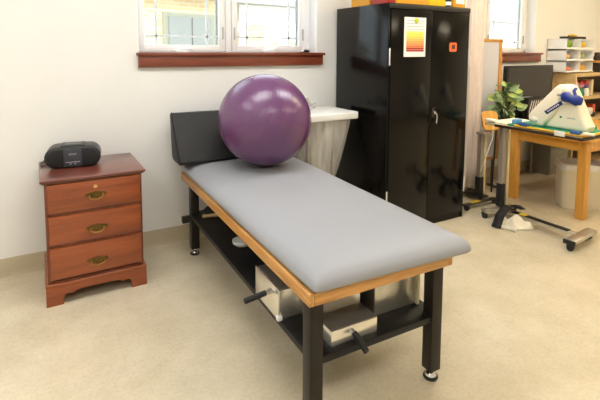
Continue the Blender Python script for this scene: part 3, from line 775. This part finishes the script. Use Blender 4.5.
# ------------------------------------------------------------------ wooden desk, bin and things on it
t = thing('wooden_desk', 'honey wood work desk with square legs at the right edge', 'desk', (4.055, 2.10, 0))
DZ = .715; dl, dd = 1.3, .76
MB().box(-.02, dl, -.02, dd, DZ-.028, DZ, .004).build('desk_top', M['honey_x'], t)
ap = MB(); ap.box(.015, .04, .075, dd-.09, DZ-.115, DZ-.028); ap.box(.075, dl-.09, .01, .035, DZ-.115, DZ-.028); ap.box(.075, dl-.09, dd-.045, dd-.02, DZ-.115, DZ-.028); ap.box(dl-.06, dl-.035, .075, dd-.09, DZ-.115, DZ-.028)
ap.build('apron', M['honey_x'], t)
for lx, ly in ((0.005, .01), (.005, dd-.09), (dl-.09, .01), (dl-.09, dd-.09)):
    MB().box(lx, lx+.072, ly, ly+.075, 0, DZ-.029, .004).build('desk_leg', M['honey'], t)
tag(MB().prism(rrect(4.1, 4.32, 2.30, 2.62, .03), DZ+.0005, DZ+.05, 'z', .012, None, 3).build('folded_towel', M['sky_blue'], None), 'light blue folded towel on the wooden desk behind the device', 'towel')
tag(MB().cyl((4.09, 2.20, DZ+.0365), (4.5, 2.30, DZ+.0365), .036, None, 20).build('rolled_mat', M['green'], None), 'green rolled mat lying at the right end of the wooden desk', 'mat')

t = thing('waste_bin', 'beige plastic waste bin with white liner under the wooden desk', 'bin', (4.43, 2.35, 0), -.74); t.scale = (1, 1, .92)
def binring(s, z, r=.05): return [(x, y, z) for x, y in rrect(-.19*s, .19*s, -.135*s, .135*s, r)]
b = bmesh.new(); rings = []
for s_, z in ((.90, 0), (.93, .01), (.98, .41), (1.0, .415), (1.04, .418), (1.045, .452), (1.0, .455), (.96, .42), (.9, .03)):
    rings.append([b.verts.new(p) for p in binring(s_, z)])
n = len(rings[0])
for A, B in zip(rings, rings[1:]):
    for k in range(n): b.faces.new((A[k], A[(k+1) % n], B[(k+1) % n], B[k]))
b.faces.new(rings[0][::-1]); b.faces.new(rings[-1]); bmesh.ops.recalc_face_normals(b, faces=b.faces)
m_ = MB(); m_._add(b); m_.build('bin_body', M['bin'], t)
b = bmesh.new(); rings = []
for s_, z in ((1.05, .40), (1.065, .425), (1.062, .459), (1.0, .463), (.93, .43), (.88, .3)):
    rings.append([b.verts.new((x*(1+.006*math.sin(7*i)), y*(1+.008*math.cos(5*i)), z+(.008*math.sin(3*i) if z < .41 else 0))) for i, (x, y, z) in enumerate(binring(s_, z))])
for A, B in zip(rings, rings[1:]):
    for k in range(n): b.faces.new((A[k], A[(k+1) % n], B[(k+1) % n], B[k]))
bmesh.ops.recalc_face_normals(b, faces=b.faces)
m_ = MB(); m_._add(b); m_.build('bin_liner', M['bin_bag'], t, ang=80)

# ------------------------------------------------------------------ far desk with monitor, plant, wire basket
t = thing('computer_desk', 'thin legged grey table against the wall under the black monitor', 'desk', (4.30, 2.90, 0))
MB().box(0, 1.28, 0, .47, .715, .74, .003).build('desk_top', M['table_top'], t)
for lx, ly in ((.02, .03), (.86, .42), (1.25, .03), (.02, .42)):
    MB().cyl((lx, ly, 0), (lx, ly, .715), .013, None, 12).build('desk_leg', M['grey_post'], t)
t = thing('grey_pedestal', 'grey storage pedestal standing under the far table', 'cabinet', (5.30, 3.12, 0))
MB().box(-.11, .27, 0, .22, 0.0, .6, .004).build('pedestal_body', M['grey_panel'], t)
MB().box(-.1, .255, -.012, 0, .32, .585, .003).build('drawer', M['grey_panel'], t)
MB().box(-.1, .255, -.012, 0, .03, .305, .003).build('drawer', M['grey_panel'], t)

t = thing('flat_monitor', 'black flat screen monitor below the right window', 'monitor', (4.86, 3.20, .7405), .02)
bd = MB().box(-.44, .44, -.02, .03, .08, .565, .008).build('screen_housing', M['bezel'], t)
MB().box(-.415, .415, -.0225, -.0195, .105, .545).build('screen', M['screen'], bd)
sn = MB(); sn.box(-.05, .05, .0, .04, .01, .12, .004); sn.prism(rrect(-.17, .17, -.09, .11, .04), 0, .014, 'z', .004); sn.build('stand', M['bezel'], t)

t = thing('laptop_computer', 'closed silver laptop on a dark riser in front of the monitor', 'laptop', (4.56, 3.10, .7405), 0)
k = MB(); k.box(-.12, .12, -.07, .02, 0, .205, .006); k.build('riser_box', M['bezel'], t)
MB().box(-.17, .17, -.08, .03, .206, .224, .004).build('laptop_body', M['silver'], t)

t = thing('wire_basket', 'black basket with slanted white slats beside the plant', 'basket', (4.53, 2.945, .7405))
k = MB(); k.box(-.1, .16, .03, .034, 0, .235); k.box(-.1, .16, -.03, .034, 0, .006); k.box(-.1, -.096, -.03, .034, 0, .235); k.box(.156, .16, -.03, .034, 0, .235); k.box(-.1, .16, -.03, -.026, 0, .235, .001)
k.build('basket_body', M['basket'], t)
sl = MB()
for i in range(6):
    x = -.08+.038*i; sl.box(x, x+.012, -.034, -.0305, .08, .215, mtx=RY(.35, (x, 0, .1)))
sl.build('basket_slats', M['white_strip'], t)

t = thing('plant_stand', 'small round stand holding the leafy plant behind the rolling table', 'stand', (4.14, 2.98, 0))
MB().cyl((0, 0, .72), (0, 0, .74), .1, None, 28).build('stand_top', M['edge_black'], t)
for k in range(3): MB().cyl((.07*math.cos(2.1*k+.4), .07*math.sin(2.1*k+.4), .72), (.095*math.cos(2.1*k+.4), .095*math.sin(2.1*k+.4), 0), .009, None, 10).build('stand_leg', M['edge_black'], t)
t = thing('potted_plant', 'leafy pale green potted plant between framed board and monitor', 'plant', (4.14, 2.98, .7405))
MB().lathe([(0, 0), (.05, 0), (.068, .1), (.072, .105), (.06, .105), (.058, .085), (0, .085)], seg=24).build('pot', M['pot'], t)
MB().lathe([(0, .088), (.0575, .086)], seg=20).build('soil', M['soil'], t)
leaves = {'leaf_pale': MB(), 'leaf_dark': MB(), 'leaf_lime': MB()}
sm = MB(); rnd = random.Random(3)
for i in range(46):
    a = rnd.uniform(0, 2*PI); R = rnd.uniform(.03, .2); h = .34*rnd.random()**.9*(1.12-R/.36)
    tip = Vector((min(.1, R*math.cos(a)), .45*R*math.sin(a)-.02, .05+h)); base_ = Vector((.02*math.cos(a), .02*math.sin(a), .08))
    mid_ = (tip+base_)/2+Vector((0, 0, .04))
    sm.tube([base_, mid_, tip], .003, 6)
    ln, wd_ = rnd.uniform(.085, .125), rnd.uniform(.036, .052)
    dirv = Vector((math.cos(a), .6*math.sin(a)-.3, rnd.uniform(-.5, .7))).normalized()
    sd_ = dirv.cross(Vector((rnd.uniform(-.4, .4), -.8, .6))).normalized(); up_ = sd_.cross(dirv)
    def lf(u, v, tip=tip, dirv=dirv, sd_=sd_, up_=up_, ln=ln, wd_=wd_):
        w_ = wd_*math.sin(PI*min(1, u*.97+.02))**.75*(1-.35*u); s_ = (v-.5)*2
        return tuple(tip+dirv*(ln*(u-.15))+sd_*(w_*s_)+up_*(.012*abs(s_)-.02*u*u))
    leaves[rnd.choice(['leaf_pale', 'leaf_pale', 'leaf_dark', 'leaf_dark', 'leaf_lime'])].grid(lf, 8, 4)
sm.build('stems', M['stem'], t)
for k_, m_ in leaves.items(): m_.build('leaves', M[k_], t, ang=180)

# ------------------------------------------------------------------ white hanging bins with play food
bx, bw_, by0 = 5.5, .29, 3.164
cols = ['left', 'right']; rows = ['top', 'middle', 'bottom']
food = {(0, 0): ('play_pepper', 'pepper', 'green'), (1, 0): ('play_bread', 'amber', 'amber'), (2, 0): ('play_carrot', 'salmon', 'salmon orange'),
        (0, 1): ('play_banana', 'banana', 'yellow'), (1, 1): ('play_lettuce', 'sage', 'sage green'), (2, 1): ('play_cheese', 'amber', 'golden')}
for r in range(3):
    for c in range(2):
        x = bx+.006+c*(bw_+.012); z = 1.49-.14*r
        t = thing('storage_bin', 'white open wall bin, %s row, %s of the two columns' % (rows[r], cols[c]), 'bin', (x, by0, z), 0, 'white bins on the wall')
        k = MB(); k.box(0, bw_, 0, W-by0-.002, 0, .005); k.box(0, .004, .0, W-by0-.002, 0, .125); k.box(bw_-.004, bw_, .0, W-by0-.002, 0, .125); k.box(0, bw_, W-by0-.007, W-by0-.002, 0, .125); k.box(0, bw_, 0, .004, 0, .022, .001)
        k.box(-.0, .006, -.012, W-by0-.01, .118, .128, .002)
        k.box(0, bw_, .19, W-by0-.002, .125, .128)
        k.build('bin_shell', M['tub'], t)
        k = MB(); k.box(-.006, bw_+.006, -.01, .006, .0, .012, .003); k.build('bin_rim', M['white_plastic'], t)
        nm, mt, cl = food[(r, c)]
        px, py, pz = x+.13, by0+.085, z+.0065
        q = MB()
        if nm == 'play_pepper':
            for a in range(5): q.ball((px+.05*math.cos(a*1.257), py+.02*math.sin(a*1.257), pz+.05), .05, (1.1, .9, 1), 16)
            o = thing(nm, 'green play pepper in the top left white wall bin', 'toy food', (0, 0, 0)); q.build('pepper_body', M[mt], o); MB().cyl((px, py, pz+.09), (px+.01, py-.005, pz+.115), .007, .006, 10).build('pepper_stem', M['stem'], o); continue
        if nm == 'play_banana':
            q.tube([(px-.09, py, pz+.085), (px-.04, py-.01, pz+.045), (px+.04, py-.01, pz+.042), (px+.11, py, pz+.07)], .036, 12, radii=[.012, .036, .04, .014])
        elif nm == 'play_carrot':
            q.tube([(px-.11, py, pz+.036), (px+.02, py, pz+.034), (px+.13, py-.01, pz+.03)], .03, 12, radii=[.035, .03, .01])
        elif nm == 'play_lettuce':
            q.ball((px, py, pz+.05), .055, (1.4, 1, .85), 16); q.ball((px+.03, py-.02, pz+.05), .03, (1.2, .8, .8), 12)
        elif nm == 'play_bread':
            q.ball((px-.03, py, pz+.045), .06, (1.4, .9, .7), 18)
        else:
            q.prism([(px-.1, pz), (px+.11, pz), (px+.07, pz+.075), (px-.06, pz+.085)], py-.04, py+.05, 'y', .008)
        tag(q.build(nm, M[mt], None, ang=60), '%s toy food in the %s %s white wall bin' % (cl, rows[r], cols[c]), 'toy food')
tk = thing('toy_basket', 'dark toy tray with yellow pieces on top of white wall bins', 'tray', (5.76, 3.28, 1.6185))
MB().box(-.12, .26, -.06, .06, 0, .03, .006).build('tray_base', M['pot'], tk)
MB().tube([(-.06, -.02, .038), (0, -.03, .045), (.1, -.02, .038)], .014, 10).build('yellow_piece', M['banana'], tk)

# ------------------------------------------------------------------ bookcase with toys on the right
t = thing('bookcase', 'light wood bookcase of toys against the wall at the right edge', 'bookcase', (5.6, 3.085, 0))
bd_, bl = W-3.085-.012, 1.5
shz = (.02, .34, .62, .895, 1.175)
for a in (0, bl-.022): MB().box(a, a+.022, 0, bd_, 0, 1.197, .002).build('side_panel', M['shelf_wood'], t)
for z in shz: MB().box(.022, bl-.022, 0, bd_, z-.018, z+.018 if z < 1.1 else z+.022, .002).build('shelf', M['shelf_wood'], t)
MB().box(.02, bl-.02, bd_-.008, bd_, 0, 1.17).build('back_panel', M['dark_edge'], t)
def on_shelf(z): return z+.0185
def toy(name, label, cat, x, y, z, parts, group=None):
    t = thing(name, label, cat, (x, y, z), 0, group)
    for pn_, mb_, mt in parts: mb_.build(pn_, M[mt], t)
z3, z2, z1_ = on_shelf(.895), on_shelf(.62), on_shelf(.34)
def figure(x, label, c1, c2, c3):
    toy('toy_figure', label, 'toy', x, 3.15, z3, [('toy_body', MB().lathe([(0, 0), (.045, 0), (.05, .03), (.035, .09), (0, .1)], seg=18), c1), ('toy_head', MB().ball((0, 0, .13), .04, seg=16), c2), ('toy_hat', MB().lathe([(.048, .145), (.045, .155), (.02, .19), (0, .2)], seg=16), c3)], 'toy figures on the upper bookcase shelf')
figure(5.70, 'leftmost toy figure on the upper shelf, purple with white head', 'purple', 'white_plastic', 'pink')
figure(5.82, 'toy figure with green body and red hat on the upper shelf', 'logo_green', 'pink', 'red')
figure(5.93, 'toy figure with white body and purple head on the upper shelf', 'white_plastic', 'purple', 'red')
tag(MB().box(6.02, 6.06, 3.12, 3.3, z3, z3+.2, .003).build('toy_book', M['cream'], None), 'cream book standing on the upper shelf beside the toy figures', 'book')
toy('toy_ball', 'orange red toy ball on the second bookcase shelf', 'toy', 5.72, 3.15, z2, [('toy_ball_shell', MB().ball((0, 0, .085), .085, seg=20), 'orange_red')])
toy('toy_bottle', 'yellow toy bottle in front on the second bookcase shelf', 'toy', 5.85, 3.125, z2, [('bottle_body', MB().lathe([(0, 0), (.045, 0), (.048, .1), (.02, .14), (0, .14)], seg=18), 'yellow_toy'), ('bottle_cap', MB().lathe([(0, .165), (.022, .165), (.022, .14), (0, .14)], seg=16), 'orange_red')])
toy('toy_truck', 'white and orange toy truck on the second bookcase shelf', 'toy', 6.02, 3.17, z2, [('truck_body', MB().box(-.09, .07, -.05, .05, .03, .12, .012), 'white_plastic'), ('truck_cab', MB().box(.07, .13, -.045, .045, .03, .16, .01), 'orange_red'), ('wheel', MB().cyl((-.05, -.055, .03), (-.05, .055, .03), .03), 'rubber'), ('wheel', MB().cyl((.08, -.055, .03), (.08, .055, .03), .03), 'rubber')])
toy('toy_tub', 'red plastic toy tub on the third bookcase shelf', 'tub', 5.75, 3.2, z1_, [('tub_body', MB().lathe([(0, 0), (.07, 0), (.085, .13), (.08, .13), (.066, .01), (0, .01)], seg=24), 'red'), ('tub_rim', MB().lathe([(.085, .125), (.09, .128), (.09, .138), (.08, .138)], seg=24), 'white_plastic')])
toy('toy_jar', 'purple toy jar on the third bookcase shelf', 'jar', 5.98, 3.2, z1_, [('jar_body', MB().lathe([(0, 0), (.06, 0), (.062, .13), (.04, .15), (0, .15)], seg=22), 'purple'), ('jar_lid', MB().lathe([(0, .175), (.045, .175), (.045, .15), (0, .15)], seg=20), 'yellow_toy')])
t = thing('wooden_riser', 'small wooden riser on top of the bookcase at the right edge', 'riser', (6.34, 3.2, 1.1985))
MB().box(-.12, .5, -.06, .12, .12, .15, .003).build('riser_top', M['honey_x'], t)
for a in (-.1, .44): MB().box(a, a+.04, -.05, .11, 0, .12).build('riser_leg', M['pot'], t)
tag(MB().lathe([(0, 0), (.04, 0), (.045, .02), (.03, .08), (.035, .1), (0, .105)], (6.30, 3.22, 1.349), 18).build('dark_vase', M['pot']), 'small dark vase standing on the wooden riser', 'vase')
tag(MB().box(6.44, 6.7, 3.18, 3.28, 1.1985, 1.28, .004).build('white_case', M['white_plastic']), 'white case under the wooden riser on the bookcase', 'case')

# ------------------------------------------------------------------ outside
structure(MB().box(-20, 40, W+.24, 40, -.6, -.5).build('ground_outside', M['asphalt']))
t = thing('brick_building', 'tan brick building with grey shutter seen through the left window', 'building', (2.2, 11.0, -.5), .3)
MB().box(-6, 2.35, 0, 5, 0, 3.25).build('brick_wall', M['brick'], t)
MB().box(-6.2, 2.5, -.3, 5.2, 3.25, 3.4).build('roof', M['roof'], t)
fr = MB().box(.45, 1.95, -.06, .02, 1.9, 2.85, .0).build('shutter_frame', M['facade_frame'], t)
MB().box(.58, 1.2, -.1, -.061, 2.05, 2.75).box(1.24, 1.82, -.1, -.061, 2.05, 2.75).build('shutter', M['facade_grey'], fr)
t = thing('white_house', 'white sided house with sloping eave seen through the right sash', 'building', (5.2, 12.6, -.5), .12)
MB().box(0, 16, 0, 6, 0, 3.3).build('siding_wall', M['siding'], t)
MB().prism([(-.5, 3.28), (16.5, 3.28), (16.5, 3.5), (-.5, 3.5)], -.5, 6.3, 'y').build('roof', M['roof'], t)
MB().box(.2, .75, -.15, 0, 1.2, 2.7).build('brick_pier', M['brick'], t)
MB().box(1.2, 3.0, -.2, 0, 0, 2.2).build('low_wall', M['brick'], t)

# ------------------------------------------------------------------ sun, sky, camera
sun = bpy.data.lights.new('sun', 'SUN'); sun.energy = 2.6; sun.angle = .02; sun.color = (1, .96, .88)
so = bpy.data.objects.new('sun', sun); C.objects.link(so); so.rotation_euler = (math.radians(52), 0, math.radians(-28))
wd = bpy.data.worlds.new('sky'); scene.world = wd; wd.use_nodes = True
bg = wd.node_tree.nodes['Background']; bg.inputs['Color'].default_value = (.86, .93, 1, 1); bg.inputs['Strength'].default_value = 1.7

F, CYP, YAW, PITCH, ROLL, HC = 456.88, 90.62, .5231, .0900, .0045, 1.4739
fwd = Vector((math.sin(YAW)*math.cos(PITCH), math.cos(YAW)*math.cos(PITCH), -math.sin(PITCH)))
r = Vector((math.cos(YAW), -math.sin(YAW), 0)); u = r.cross(fwd)
r2 = r*math.cos(ROLL)+u*math.sin(ROLL); u2 = -r*math.sin(ROLL)+u*math.cos(ROLL)
cam = bpy.data.cameras.new('camera'); co = bpy.data.objects.new('camera', cam); C.objects.link(co)
mw = Matrix((r2, u2, -fwd)).transposed().to_4x4(); mw.translation = (0, 0, HC); co.matrix_world = mw
cam.sensor_width = 36; cam.sensor_fit = 'HORIZONTAL'; cam.lens = F*36/600; cam.shift_y = -(200-CYP)/600; cam.clip_start = .05
scene.camera = co
scene.view_settings.view_transform = 'Standard'; scene.view_settings.look = 'None'; scene.view_settings.gamma = 1
scene.view_settings.use_curve_mapping = False
scene.view_settings.exposure = 1.12
scene.cycles.max_bounces = 12; scene.cycles.transparent_max_bounces = 12
scene.cycles.caustics_reflective = False; scene.cycles.caustics_refractive = False
